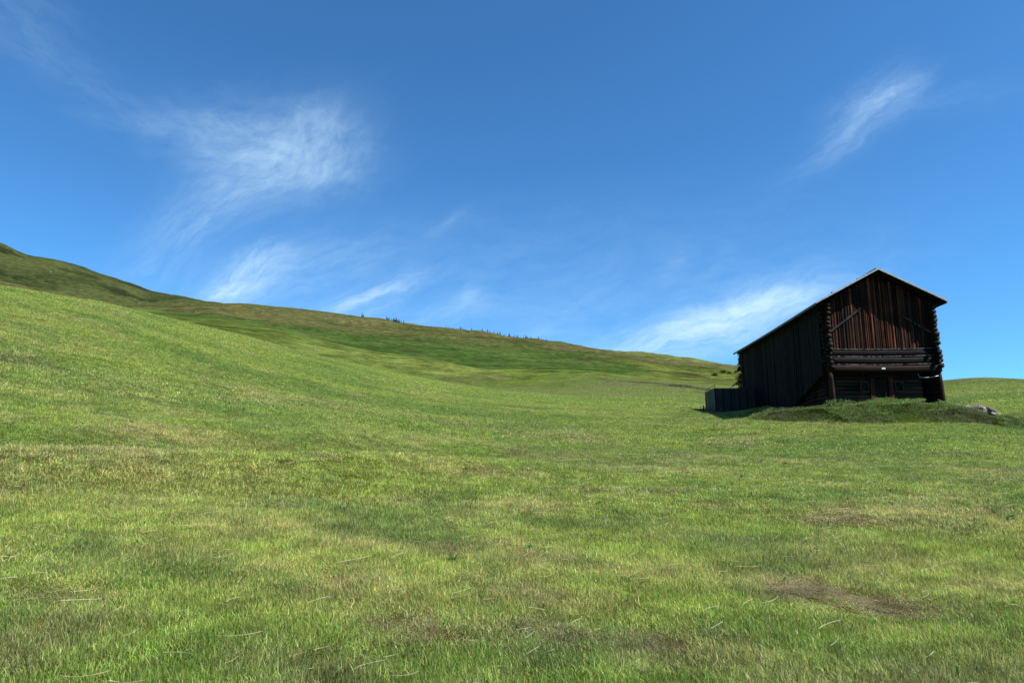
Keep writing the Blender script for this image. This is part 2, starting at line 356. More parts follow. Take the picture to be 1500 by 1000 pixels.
# ================================================================== mesh builder
class MB:
    def __init__(s): s.v = []; s.f = []; s.c = []
    def add(s, vs, fs, col=(1, 1, 1)):
        n = len(s.v); s.v += [tuple(v) for v in vs]; s.f += [tuple(i + n for i in f) for f in fs]; s.c += [col] * len(vs)
    def hexa(s, p, col=(1, 1, 1)):
        s.add(p, [(0, 3, 2, 1), (4, 5, 6, 7), (0, 1, 5, 4), (1, 2, 6, 5), (2, 3, 7, 6), (3, 0, 4, 7)], col)
    def box(s, x0, x1, y0, y1, z0, z1, col=(1, 1, 1), j=0.0):
        J = lambda: random.uniform(-j, j)
        s.hexa([(x + J(), y + J(), z + J()) for x, y, z in [(x0, y0, z0), (x1, y0, z0), (x1, y1, z0), (x0, y1, z0), (x0, y0, z1), (x1, y0, z1), (x1, y1, z1), (x0, y1, z1)]], col)
    def tube(s, a, b, ra, rb, n=10, seg=6, col=(1, 1, 1), jit=0.0, squash=1.0, bend=0.0, square=0.0):
        a = Vector(a); b = Vector(b); d = (b - a).normalized()
        up = Vector((0, 0, 1)) if abs(d.z) < .9 else Vector((1, 0, 0))
        e1 = d.cross(up).normalized(); e2 = e1.cross(d)
        ph = [random.uniform(-1, 1) for _ in range(n)]; vs = []
        for i in range(seg + 1):
            u = i / seg; c = a.lerp(b, u) + e2 * bend * math.sin(math.pi * u)
            r = ra + (rb - ra) * u; w = random.uniform(-1, 1) * jit * .5
            for k in range(n):
                an = 2 * math.pi * (k + .5) / n
                q = 1 + square * (1 / max(abs(math.cos(an)), abs(math.sin(an))) - 1)
                rk = r * q * (1 + jit * ph[k] * .6 + w)
                vs.append(c + e1 * math.cos(an) * rk + e2 * math.sin(an) * rk * squash)
        fs = []
        for i in range(seg):
            for k in range(n):
                k2 = (k + 1) % n; fs.append((i * n + k, i * n + k2, (i + 1) * n + k2, (i + 1) * n + k))
        vs.append(a - d * ra * .04); vs.append(b + d * rb * .04); q0 = len(vs) - 2
        for k in range(n):
            k2 = (k + 1) % n
            fs.append((q0, k2, k)); fs.append((q0 + 1, seg * n + k, seg * n + k2))
        s.add(vs, fs, col)
    def build(s, name, mat, parent=None, smooth=False):
        me = bpy.data.meshes.new(name); me.from_pydata(s.v, [], s.f); me.update()
        at_ = me.attributes.new('tint', 'FLOAT_COLOR', 'POINT')
        at_.data.foreach_set('color', np.array([(*c, 1) for c in s.c], np.float32).ravel())
        if smooth: me.polygons.foreach_set('use_smooth', np.ones(len(me.polygons), bool))
        me.materials.append(mat)
        return link(bpy.data.objects.new(name, me), parent)


def simple_mat(name, colr, rough=.6, metal=0.0, nscale=6, namp=.3, bump=.0, coord=(1, 1, 1), spec=.3):
    m = bpy.data.materials.new(name); m.use_nodes = True; nt = m.node_tree; nt.nodes.clear(); t = NT(nt)
    tcn = t.n('ShaderNodeTexCoord'); mp = t.n('ShaderNodeMapping'); mp.inputs['Scale'].default_value = coord
    t.set(mp.inputs[0], tcn.outputs['Object'])
    n = t.noise(mp.outputs[0], nscale, 6, .65)
    A = t.n('ShaderNodeAttribute', attribute_name='tint')
    k = t.ramp(n, .25, .75, 1 - namp, 1 + namp)
    cc = t.mix(1.0, (*colr, 1), A.outputs[0], 'MULTIPLY'); cc = t.mix(1.0, cc, t.vec(k, k, k), 'MULTIPLY')
    b = t.n('ShaderNodeBsdfPrincipled'); t.set(b.inputs['Base Color'], cc)
    b.inputs['Roughness'].default_value = rough; b.inputs['Metallic'].default_value = metal; b.inputs['Specular IOR Level'].default_value = spec
    if bump:
        bp = t.n('ShaderNodeBump'); bp.inputs['Strength'].default_value = bump; bp.inputs['Distance'].default_value = .02
        t.set(bp.inputs['Height'], n); t.set(b.inputs['Normal'], bp.outputs[0])
    o = t.n('ShaderNodeOutputMaterial'); t.set(o.inputs[0], b.outputs[0])
    return m


def wood(name, scale, colr=(.054, .023, .0115)):
    """weathered larch: grain streaks along one axis, blackened patches, silvery wear"""
    m = bpy.data.materials.new(name); m.use_nodes = True; nt = m.node_tree; nt.nodes.clear(); t = NT(nt)
    tcn = t.n('ShaderNodeTexCoord'); mp = t.n('ShaderNodeMapping'); mp.inputs['Scale'].default_value = scale
    t.set(mp.inputs[0], tcn.outputs['Object'])
    gr = t.noise(mp.outputs[0], 22, 5, .7); st = t.noise(mp.outputs[0], 4, 4, .6, .6)
    big = t.noise(tcn.outputs['Object'], .9, 4, .6)
    A = t.n('ShaderNodeAttribute', attribute_name='tint')
    cc = t.mix(1.0, (*colr, 1), A.outputs[0], 'MULTIPLY')
    cc = t.mix(t.ramp(st, .42, .64), cc, (.009, .007, .006, 1))
    cc = t.mix(t.m('MULTIPLY', t.ramp(gr, .55, .75), .22), cc, (.13, .08, .05, 1))
    k = t.m('MULTIPLY', t.ramp(gr, .25, .7, .55, 1.25), t.ramp(big, .3, .7, .65, 1.2))
    cc = t.mix(1.0, cc, t.vec(k, k, k), 'MULTIPLY')
    b = t.n('ShaderNodeBsdfPrincipled'); t.set(b.inputs['Base Color'], cc); b.inputs['Roughness'].default_value = .8
    b.inputs['Specular IOR Level'].default_value = .15
    bp = t.n('ShaderNodeBump'); bp.inputs['Strength'].default_value = .7; bp.inputs['Distance'].default_value = .012
    t.set(bp.inputs['Height'], t.m('ADD', gr, st)); t.set(b.inputs['Normal'], bp.outputs[0])
    o = t.n('ShaderNodeOutputMaterial'); t.set(o.inputs[0], b.outputs[0])
    return m
WZ = wood('weathered_boards', (1, 1, .07)); WX = wood('hewn_logs_across', (.08, 1, 1), (.030, .019, .013)); WY = wood('hewn_logs_along', (1, .08, 1), (.034, .022, .015))
WRED = wood('reddish_posts', (1, 1, .1), (.075, .034, .018))
DARKW = simple_mat('dark_timber', (.008, .007, .006), .9, 0, 5, .4, .5)
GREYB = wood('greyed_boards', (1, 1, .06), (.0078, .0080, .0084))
METAL = simple_mat('grey_roof_sheet', (.40, .41, .40), .45, .3, 3, .25)
DMETAL = simple_mat('dull_roof_edge', (.10, .11, .12), .5, .3, 3, .3)
WHITE = simple_mat('white_enamel', (.75, .76, .74), .5, 0, 8, .08)
PALEF = simple_mat('greyed_window_frame', (.026, .022, .019), .8, 0, 9, .3)
GLASS = simple_mat('dark_glass', (.004, .004, .005), .5, 0, 4, .2, spec=.15)
BLUEM = simple_mat('blue_grey_sheet', (.055, .080, .100), .5, .1, 4, .35, .2, (1, 1, .2))
BOARDG = simple_mat('grey_brown_panel', (.040, .041, .038), .7, 0, 5, .4, .3, (1, 1, .3))
STEEL = simple_mat('dull_steel_rod', (.22, .22, .21), .5, .6, 9, .2)
STONE = simple_mat('field_stone', (.17, .145, .13), .9, 0, 5, .35, .8)
BARK = simple_mat('dark_bark', (.03, .022, .017), .9, 0, 12, .4, .6)


def tintr(lo=.6, hi=1.4, warm=.15):
    k = random.uniform(lo, hi); w = random.uniform(-warm, warm)
    return (k * (1 + w), k, k * (1 - w))


# ================================================================== the barn
# local frame: x across the gable, y backwards, z up; z = 0 at the left front corner's foot
barn = link(bpy.data.objects.new('log_barn', None)); barn.location = B0; barn.rotation_euler = (0, 0, -BH)
tag(barn, 'tall old dark brown log barn with board gable and thin metal roof', 'barn')
EAVE, RISE, OVS, OVF, OVB = 6.02, 1.98, .62, .55, .9    # wall plate height, ridge rise over half width, overhangs
HALF = BW / 2; SL = RISE / (HALF + OVS)
def roofz(x): return EAVE + .42 + (HALF - abs(x - HALF)) * SL - .02
JET = 2.02     # underside of jettied upper storey
def barn_part():
    # --- roof: sheathing and sheet, as two slabs
    for nm, mat, z0, z1, grow, thick in (('roof', METAL, .16, .20, .04, .05),):
        mb = MB()
        for sgn in (-1, 1):
            n = 44
            xe = HALF + sgn * (HALF + OVS + grow)
            ze = roofz(xe)
            # corrugated sheet rows running down the slope
            y0, y1 = -OVF - .03, BL + OVB
            vs = []; N = 220
            for i in range(N + 1):
                y = y0 + (y1 - y0) * i / N; w = .018 * math.sin(i * math.pi * 1.0)
                w = .018 * (1 if i % 2 else -1) if (i > 1 and i < N - 1) else 0
                sag = -.05 * math.sin(math.pi * i / N)
                for (x, z) in ((HALF, roofz(HALF)), (xe, ze)):
                    vs.append((x, y, z + .13 + w + sag)); vs.append((x, y, z + .09 + w + sag))
            fs = []
            for i in range(N):
                a = i * 4; b = a + 4
                fs += [(a, a + 2, b + 2, b), (a + 1, b + 1, b + 3, a + 3), (a + 2, a + 3, b + 3, b + 2)]
            fs += [(0, 1, 3, 2), (4 * N, 4 * N + 2, 4 * N + 3, 4 * N + 1)]
            mb.add(vs, fs, (.8, .8, .8))
        roof = mb.build(nm, mat, barn)
    mb = MB()    # sheathing below the sheet, in boards
    for sgn in (-1, 1):
        y = -OVF + .02
        while y < BL + OVB - .2:
            w = random.uniform(.16, .26); xe = HALF + sgn * (HALF + OVS)
            dz = random.uniform(-.008, .008)
            a, b = (xe, HALF + sgn * .02) if sgn < 0 else (HALF + sgn * .02, xe)
            mb.hexa([(a, y, roofz(a) + .02 + dz), (b, y, roofz(b) + .02 + dz), (b, y + w - .01, roofz(b) + .02 + dz), (a, y + w - .01, roofz(a) + .02 + dz),
                     (a, y, roofz(a) + .05 + dz), (b, y, roofz(b) + .05 + dz), (b, y + w - .01, roofz(b) + .05 + dz), (a, y + w - .01, roofz(a) + .05 + dz)], (1, 1, 1))
            y += w
    mb.build('sheathing', DARKW, roof)
    for sgn in (-1, 1):     # rake flashings (front) and eaves trims
        mb = MB(); xe = HALF + sgn * (HALF + OVS + .07)
        n = 9
        for i in range(n):
            u0, u1 = i / n, (i + 1) / n
            xa = HALF + (xe - HALF) * u0; xb = HALF + (xe - HALF) * u1; j = random.uniform(-.006, .006)
            mb.hexa([(xa, -OVF - .075 + j, roofz(xa) + .065), (xb, -OVF - .075 + j, roofz(xb) + .065), (xb, -OVF - .035, roofz(xb) + .065), (xa, -OVF - .035, roofz(xa) + .065),
                     (xa, -OVF - .075 + j, roofz(xa) + .165 + j), (xb, -OVF - .075 + j, roofz(xb) + .165 + j), (xb, -OVF - .035, roofz(xb) + .165), (xa, -OVF - .035, roofz(xa) + .165)], (1.1,) * 3)
        mb.build('rake_flashing', METAL, roof)
        mb = MB(); xo = HALF + sgn * (HALF + OVS + .05)
        for i in range(12):
            ya = -OVF + (BL + OVB + OVF) * i / 12; yb = -OVF + (BL + OVB + OVF) * (i + 1) / 12 - .02
            sg = lambda y: -.05 * math.sin(math.pi * (y + OVF) / (BL + OVB + OVF))
            z = roofz(xo) - .015
            mb.hexa([(xo - .02, ya, z + sg(ya)), (xo + .02, ya, z + sg(ya)), (xo + .02, yb, z + sg(yb)), (xo - .02, yb, z + sg(yb)),
                     (xo - .02, ya, z + .13 + sg(ya)), (xo + .02, ya, z + .13 + sg(ya)), (xo + .02, yb, z + .13 + sg(yb)), (xo - .02, yb, z + .13 + sg(yb))], tintr(.8, 1.2, 0))
        mb.build('eaves_trim', DMETAL, roof)
    mb = MB()
    for i in range(14):
        ya = -OVF - .06 + i * 1.42
        mb.box(HALF - .16, HALF + .16, ya, ya + 1.40, roofz(HALF) + .135, roofz(HALF) + .165, (.9, .9, .9), .006)
    mb.build('ridge_cap', METAL, roof)
    for y, x in ((-.3, .0), (-.45, -.35), (.2, -.9), (-.4, -2.7)):
        mb = MB(); mb.box(HALF + x - .05, HALF + x + .05, y - .03, y + .03, roofz(HALF + x) + .12, roofz(HALF + x) + .22, (.5, .5, .5), .01)
        mb.build('snow_hook', DMETAL, roof)
    for k, x in enumerate((-.28, .55, HALF, BW - .55, BW + .28)):     # purlins showing under the gable overhang
        mb = MB(); z = roofz(x) - .11
        mb.tube((x, -OVF + .12, z), (x, BL + OVB - .1, z), .11, .12, 8, 5, (.35, .3, .28), .06, 1, 0, .5)
        mb.build('purlin', DARKW, roof)
    # --- gable cladding: slab boards of unequal width with open joints
    mb = MB(); x = .02; zb = 3.42
    while x < BW - .05:
        w = random.uniform(.10, .21); w = min(w, BW - .02 - x)
        z1 = min(roofz(x), roofz(x + w)) - .04; z0 = zb + random.uniform(-.03, .02)
        lift = random.uniform(-.012, .02)
        u = (x + w / 2) / BW
        bright = random.choice((.3, .5, .8, 1.3, 2.4)) * (.7 + .6 * math.exp(-((u - .55) / .3) ** 2))
        col = (bright * 1.25, bright * random.uniform(.85, 1.0), bright * .8)
        g = random.uniform(.008, .024); yb = .06; tilt = random.uniform(-.018, .024)
        nseg = 5; vs = []
        for i in range(nseg + 1):
            z = z0 + (z1 - z0) * i / nseg; e = random.uniform(-.006, .006)
            vs += [(x + g + e, -lift + tilt, z), (x + w * .5, -lift - .022, z), (x + w - g + e, -lift - tilt, z), (x + w - g, yb, z), (x + g, yb, z)]
        fs = []
        for i in range(nseg):
            for k in range(5):
                k2 = (k + 1) % 5; fs.append((i * 5 + k, i * 5 + k2, i * 5 + 5 + k2, i * 5 + 5 + k))
        fs += [(4, 3, 2, 1, 0), tuple(nseg * 5 + k for k in range(5))]
        mb.add(vs, fs, col); x += w
    gable = mb.build('gable_cladding', WZ, barn)
    mb = MB(); mb.box(.05, BW - .05, .09, .13, 2.1, EAVE, (.2, .2, .2))
    mb.add([(.05, .09, EAVE), (BW - .05, .09, EAVE), (HALF, .09, EAVE + .3 + RISE * .75), (.05, .13, EAVE), (BW - .05, .13, EAVE), (HALF, .13, EAVE + .3 + RISE * .75)],
           [(0, 1, 2), (5, 4, 3), (0, 3, 4, 1), (1, 4, 5, 2), (2, 5, 3, 0)], (.2, .2, .2))
    mb.build('gable_backing', DARKW, barn)
    # diagonal braces nailed over the boards
    for a, b in (((.10, 4.42), (2.12, 5.92)), ((BW - .15, 4.40), (BW - 1.75, 5.42))):
        mb = MB(); (xa, za), (xb, zb2) = a, b
        L = math.hypot(xb - xa, zb2 - za); nx, nz = -(zb2 - za) / L * .055, (xb - xa) / L * .055
        y0, y1 = -.095, -.045
        mb.hexa([(xa - nx, y0, za - nz), (xb - nx, y0, zb2 - nz), (xb - nx, y1, zb2 - nz), (xa - nx, y1, za - nz), (xa + nx, y0, za + nz), (xb + nx, y0, zb2 + nz), (xb + nx, y1, zb2 + nz), (xa + nx, y1, za + nz)], (7, 6.4, 6))
        mb.build('brace', GREYB, barn)
    # --- three long logs below the cladding, lowest one carries the jetty
    for z, r, c, y, bd in ((3.22, .17, (.17, .17, .17), -.02, -.04), (2.76, .20, (.16, .14, .13), -.03, -.05), (2.27, .205, (.65, .36, .28), -.07, -.05)):
        mb = MB(); mb.tube((-.12, y, z + .03), (BW + .15, y, z - .02), r, r, 12, 14, c, .05, 1.0, bd, .75)
        mb.build('front_log', WX, barn, True)
    for z, y in ((3.45, -.20), (3.02, -.225), (2.535, -.25)):         # pale strips painting the sunlit top edge of each log
        mb = MB()
        n = 8
        for i in range(n):
            xa = -.1 + (BW - .1) * i / n; xb = -.1 + (BW - .1) * (i + 1) / n
            za = z - .05 * math.sin(math.pi * i / n); zc = z - .05 * math.sin(math.pi * (i + 1) / n)
            mb.hexa([(xa, y, za - .012), (xb, y, zc - .012), (xb, .02, zc - .012), (xa, .02, za - .012), (xa, y, za + .014), (xb, y, zc + .014), (xb, .02, zc + .014), (xa, .02, za + .014)], (40, 40, 39))
        mb.build('lit_edge_strip', GREYB, barn)
    # --- side walls of the upper storey: stacked logs whose notched ends stick out past the corner
    for side in (0, 1):
        z = 2.35; k = 0; xc = .06 if side == 0 else BW - .06
        while z < EAVE + .12:
            r = random.uniform(.108, .150); ln = random.uniform(.24, .50)
            if side == 1: ln += .04 * (1 - (z - 2.3) / 4)
            sq = random.uniform(.8, 1.0)
            sp_ = .10 * (1 - (z - 2.3) / 3.8)
            mb = MB(); xo = xc + (sp_ if side else -sp_ * .3) + random.uniform(-.02, .02)
            mb.tube((xo, -ln, z), (xo, BL + random.uniform(.2, .4), z), r * .95, r, 9, 10, tintr(.35, .9, .1), .10, sq, 0, random.uniform(.2, .9))
            mb.build('side_log', WY, barn, True)
            # end of the cross log sticking out sideways
            mb = MB(); zz = z + .13; q = random.uniform(.14, .34) + (.12 * (1 - (z - 2.3) / 3.8) if side else 0)
            xa, xb = (-q, .12) if side == 0 else (BW - .12, BW + q)
            mb.tube((xa, .05 + random.uniform(-.02, .02), zz), (xb, .05, zz), r * .9, r * .9, 9, 3, tintr(.4, 1.1, .1), .12, sq, 0, random.uniform(.2, .9))
            mb.build('cross_log_end', WX, barn, True)
            z += .268; k += 1
    # --- lower storey, set back
    mb = MB(); z = -.35; yb = .26
    while z < JET:
        h = random.uniform(.2, .26)
        for (xa, xb) in ((.06, 2.38), (3.62, BW - .8)):
            c = tintr(.8, 2.2, .25)
            mb.tube((xa, yb + .1, z + h / 2), (xb, yb + .1, z + h / 2), h * .52, h * .52, 8, 6, c, .06, 1.0, 0, .5)
        z += h * .97
    mb.box(.1, BW - .82, yb + .24, yb + .28, -.4, JET + .3, (.2, .2, .2))
    mb.build('lower_front_wall', WX, barn, True)
    mb = MB()
    for i in range(5): mb.box(BW - .95 + i * .2, BW - .95 + i * .2 + .19, 1.9, 1.95, -.4, JET + .3, tintr(.6, 1.1))
    mb.build('recess_shade_boards', DARKW, barn)  # near-black boards added so the open recess reads as deep shade
    mb = MB()
    for i in range(5): mb.box(2.62 + i * .154, 2.62 + i * .154 + .15, yb + .03, yb + .07, -.3, 1.72, tintr(.35, .6, .05), .003)
    door = mb.build('door', WZ, barn)
    for zl in (1.35, .3):
        mb = MB(); mb.box(2.62, 3.39, yb - .005, yb + .027, zl, zl + .1, (.5, .5, .5)); mb.build('ledger', WX, door)
    mb = MB(); mb.tube((3.25, yb - .03, .75), (3.25, yb - .03, .9), .012, .012, 6, 2); mb.build('handle', STEEL, door)
    for xa in (2.36, 3.42):
        mb = MB(); mb.box(xa, xa + .24, yb - .12, yb + .12, -.35, 1.75, (1.0, .7, .6), .012); mb.build('door_post', WRED, barn)
    mb = MB(); mb.box(2.2, 3.8, yb - .13, yb + .15, 1.75, 1.98, (.7, .6, .55), .012); mb.build('lintel', WX, barn)
    for xc, zc, wv, hv in ((2.02, 1.22, .36, .50), (3.98, 1.22, .34, .48)):
        mb = MB(); w2, h2, f = wv / 2, hv / 2, .065; y0, y1 = yb - .14, yb - .04
        mb.box(xc - w2 - f, xc - w2, y0, y1, zc - h2 - f, zc + h2 + f, (1.1,) * 3); mb.box(xc + w2, xc + w2 + f, y0, y1, zc - h2 - f, zc + h2 + f, (1,) * 3)
        mb.box(xc - w2, xc + w2, y0, y1, zc + h2, zc + h2 + f, (1,) * 3); mb.box(xc - w2, xc + w2, y0 - .03, y1, zc - h2 - f, zc - h2, (2.0,) * 3)
        wn = mb.build('window', PALEF, barn)
        mb = MB(); mb.box(xc - w2, xc + w2, y1 - .03, y1 - .015, zc - h2, zc + h2); mb.build('pane', GLASS, wn)
        mb = MB()
        for k in (-.33, 0, .33): mb.tube((xc + k * wv, y0 + .04, zc - h2), (xc + k * wv, y0 + .04, zc + h2), .009, .009, 6, 1)
        mb.build('window_bars', DARKW, wn)
    # raking corner posts
    mb = MB(); mb.tube((.10, -.12, -.35), (.0, -.14, 2.12), .12, .11, 10, 6, (.95, .75, .6), .06, 1, 0, .4); mb.build('corner_post', WRED, barn, True)
    mb = MB(); mb.tube((BW + .16, -.06, -.25), (BW + .02, -.08, 2.12), .13, .12, 10, 6, (.8, .6, .5), .06, 1, 0, .4); mb.build('corner_post', WRED, barn, True)
    for x in (1.9, 4.15):     # joist ends under the jetty
        mb = MB(); mb.box(x - .08, x + .08, -.15, yb + .1, 1.93, 2.08, (.7, .6, .55), .01); mb.build('joist_end', WX, barn)
    mb = MB(); mb.box(-.02, BW + .02, -.02, yb + .3, 2.1, 2.16, (.4, .4, .4)); mb.build('jetty_floor', DARKW, barn)
    # pale pole hung under the jetty at the right
    mb = MB(); mb.tube((BW - 1.12, -.12, 1.74), (BW - .08, -.2, 1.80), .028, .034, 8, 6, (1.5, 1.5, 1.5), .03, 1, -.05)
    mb.tube((BW - 1.12, -.12, 1.74), (BW - 1.16, -.1, 2.0), .02, .02, 6, 2, (1.2, 1.2, 1.2)); mb.build('hanging_pole', STEEL, barn, True)
    mb = MB(); mb.tube((BW - 2.15, -.05, 1.35), (BW - 1.35, -.1, 1.92), .03, .03, 6, 3, (.8, .8, .8), .05); mb.build('strut', GREYB, barn)
    # small white plate over the door
    mb = MB(); mb.box(2.86, 3.06, -.36, -.335, 2.20, 2.29, (1.1,) * 3, .004); mb.build('number_plate', WHITE, barn)
    mb = MB(); mb.box(1.70, 1.95, yb - .09, yb - .05, .74, .80, (1.6, .7, .6), .004); mb.build('window_ledge', WRED, barn)
    # --- left side: vertical boards over the logs, their lower edge climbing with the slope
    mb = MB(); y = .35
    while y < BL - .1:
        w = random.uniform(.14, .26)
        top = EAVE + .10; zb = 2.0 - 1.45 * min(1, max(0, (y - .2) / 5.5)) if y < 5.7 else .45 + random.uniform(-.1, .05)
        zb += random.uniform(-.05, .04)
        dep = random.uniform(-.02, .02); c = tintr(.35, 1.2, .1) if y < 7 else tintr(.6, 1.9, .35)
        tl = random.uniform(-.02, .02)
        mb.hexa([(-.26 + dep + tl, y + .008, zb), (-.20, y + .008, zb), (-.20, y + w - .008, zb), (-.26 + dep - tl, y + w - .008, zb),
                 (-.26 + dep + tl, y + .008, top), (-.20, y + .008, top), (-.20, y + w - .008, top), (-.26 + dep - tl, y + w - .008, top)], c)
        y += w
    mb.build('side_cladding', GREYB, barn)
    # lower side walls in logs, with two hatch openings on the left
    mb = MB(); z = -.4
    while z < 2.3:
        h = .24
        for (ya, yb2) in ((.55, 2.1), (2.5, 4.2), (4.6, BL)) if .55 < z < 1.1 else ((.55, BL),):
            mb.tube((.1, ya, z + h / 2), (.1, yb2, z + h / 2), h * .53, h * .53, 8, 5, tintr(.6, 1.6, .2), .05, 1, 0, .5)
        mb.tube((BW + .06, .02, z + h / 2), (BW + .06, BL, z + h / 2), h * .53, h * .53, 8, 5, tintr(.6, 1.6, .2), .05, 1, 0, .5)
        z += h * .98
    mb.box(.26, .3, .5, BL - .1, -.5, 2.4, (.2, .2, .2)); mb.box(BW - .3, BW - .26, .5, BL - .1, -.5, 2.4, (.2, .2, .2))
    mb.build('lower_side_wall', WY, barn, True)
    # rear gable
    mb = MB(); x = 0
    while x < BW - .05:
        w = min(random.uniform(.16, .24), BW - x)
        mb.hexa([(x + .006, BL, -.3), (x + w - .006, BL, -.3), (x + w - .006, BL + .04, -.3), (x + .006, BL + .04, -.3), (x + .006, BL, roofz(x) - .05), (x + w - .006, BL, roofz(x + w) - .05), (x + w - .006, BL + .04, roofz(x + w) - .05), (x + .006, BL + .04, roofz(x) - .05)], tintr(.5, 1.2))
        x += w
    mb.build('rear_cladding', WZ, barn)
barn_part()

# ================================================================== enclosure against the barn
def enclosure():
    pL = at(1049, 605, 54.5)
    lx, ly = to_barn(pL.x, pL.y)      # barn-local footprint
    e = link(bpy.data.objects.new('sheet_metal_pen', None)); e.location = pL; e.rotation_euler = (0, 0, -BH)
    tag(e, 'low windowless pen of dark grey panels and blue sheets against the left barn wall', 'shed')
    Wd = -.28 - lx; Dp = 3.6; Ht = 2.02
    n = 5; xs = [0] + [Wd * k / n for k in range(1, n + 1)]
    for i in range(n):
        mb = MB(); a, b = xs[i] + .03, xs[i + 1] - .03; m_ = 10
        for k in range(m_):
            xa = a + (b - a) * k / m_; xb = a + (b - a) * (k + 1) / m_; dd = .012 if k % 2 else 0
            mb.box(xa, xb, -dd, .03 - dd, -.4, Ht - .03 - .004 * i, tintr(.75, 1.15, .05))
        mb.build('front_panel', BOARDG, e)
    for i in range(n + 1):
        mb = MB(); mb.box(xs[i] - .028, xs[i] + .028, -.045, .02, -.4, Ht + (.0 if i != 3 else .35), (.55,) * 3); mb.build('panel_post', DARKW, e)
    m_ = 14; pb = None
    for i in range(3):
        mb = MB()
        for k in range(8):
            ya = .04 + Dp * i / 3 + Dp / 3 * k / 8; yb = ya + Dp / 24 - .004; dd = .03 if k % 2 else 0
            mb.box(-dd, .03 - dd, ya, yb, -.4, Ht, tintr(.8, 1.5, .1))
        mb.build('side_sheet', BLUEM, e)
    mb = MB()
    mb.box(0.0, Wd, Dp + .05, Dp + .08, -.4, Ht - .02, (.8,) * 3); mb.build('rear_panel', BOARDG, e)
    mb = MB(); mb.box(.035, Wd - .02, .035, Dp + .04, Ht - .10, Ht - .06, (.6,) * 3); mb.build('cover_sheet', BOARDG, e)
    mb = MB(); mb.tube((.0, .0, Ht), (.02, .0, Ht + .26), .018, .018, 6, 1); mb.tube((.02, .0, Ht + .26), (-.02, Dp, Ht + .10), .018, .018, 6, 3)
    mb.tube((-.02, Dp, Ht), (-.02, Dp, Ht + .10), .018, .018, 6, 1); mb.tube((xs[3] + .0, .0, Ht + .3), (Wd, .3, Ht + .1), .012, .012, 6, 2, bend=-.08)
    mb.build('top_rail', DARKW, e)
enclosure()

def hz(x, y): return float(H(np.array([x]), np.array([y]))[0])

# short dark stake beside the pen
p = at(1030.5, 601, 57.0); p.z = hz(p.x, p.y)
mb = MB(); mb.tube((0, 0, -.1), (.03, 0, .5), .05, .045, 7, 3, (.8, .8, .8), .08); mb.tube((-.25, 0, .05), (.1, .05, .08), .06, .04, 6, 2, (.8, .8, .8), .1)
o = mb.build('stake', DARKW); o.location = p
tag(o, 'short dark wooden stake standing in the grass left of the grey pen', 'stake')

# ================================================================== stones
def rock(seed, sx, sy, sz):
    rd = random.Random(seed); n, mrings = 12, 7
    vs = []; fs = []
    cuts = [(Vector((rd.gauss(0, 1), rd.gauss(0, 1), rd.gauss(0, 1))).normalized(), rd.uniform(.55, .85)) for _ in range(9)]
    vs.append((0, 0, -1))
    for i in range(1, mrings):
        ph = -math.pi / 2 + math.pi * i / mrings
        for k in range(n):
            a = 2 * math.pi * k / n; vs.append((math.cos(ph) * math.cos(a), math.cos(ph) * math.sin(a), math.sin(ph)))
    vs.append((0, 0, 1))
    for k in range(n): fs.append((0, 1 + (k + 1) % n, 1 + k))
    for i in range(mrings - 2):
        for k in range(n):
            a = 1 + i * n; fs.append((a + k, a + (k + 1) % n, a + n + (k + 1) % n, a + n + k))
    l = len(vs) - 1; b = 1 + (mrings - 2) * n
    for k in range(n): fs.append((l, b + k, b + (k + 1) % n))
    out = []
    for v in vs:
        v = Vector(v)
        for nn, dd in cuts:
            q = v.dot(nn)
            if q > dd: v = v - nn * (q - dd)
        v += Vector((rd.uniform(-.04, .04), rd.uniform(-.04, .04), rd.uniform(-.04, .04)))
        out.append((v.x * sx, v.y * sy, v.z * sz))
    return out, fs
stones = [  # px, dist from cam, half sizes, tilt, tint, label
    (1386, 45.9, .34, .22, .10, .1, .75, 'flat grey stone nearest the barn corner at the left end of the stone row'),
    (1401, 46.0, .26, .20, .16, -.2, 1.15, 'rounded pinkish stone second from the barn in the stone row'),
    (1412, 46.1, .48, .24, .19, -.12, 1.25, 'broad reddish stone with lit top in the left half of the stone row'),
    (1421, 45.8, .27, .2, .10, .1, .8, 'low dull stone just right of the broad reddish stone'),
    (1430, 46.1, .34, .22, .20, .15, .7, 'dark upright stone left of the pale pointed stone'),
    (1437.5, 46.2, .26, .2, .26, .4, 1.9, 'palest pointed stone standing highest in the middle of the row'),
    (1443, 45.9, .26, .2, .15, -.3, 1.5, 'pale grey stone close right of the pale pointed stone'),
    (1451, 46.1, .38, .24, .22, .35, .6, 'dark leaning slab in the right half of the stone row'),
    (1460, 46.2, .50, .2, .10, .42, .9, 'long thin slab sloping down at the right end of the row'),
    (1454, 45.6, .16, .14, .09, 0, 1.5, 'small light stone at the foot of the dark leaning slab'),
    (1426, 45.5, .13, .12, .08, 0, 1.3, 'smallest pale stone in front of the dark upright stone'),
]
for i, (px, dist, a, b, c, tl, tn, lab) in enumerate(stones):
    az = azt(px, 600)[0]; x, y = dist * math.sin(R(az)), dist * math.cos(R(az))
    vs, fs = rock(i + 3, a, b, c); mb = MB(); mb.add(vs, fs, (tn, tn * .97, tn * .95)); o = mb.build('stone', STONE)
    o.location = (x, y, hz(x, y) + c * .62 + .05); o.rotation_euler = (.1, tl, random.uniform(-.4, .4))
    tag(o, lab, 'stone', 'stones lying right of the barn')
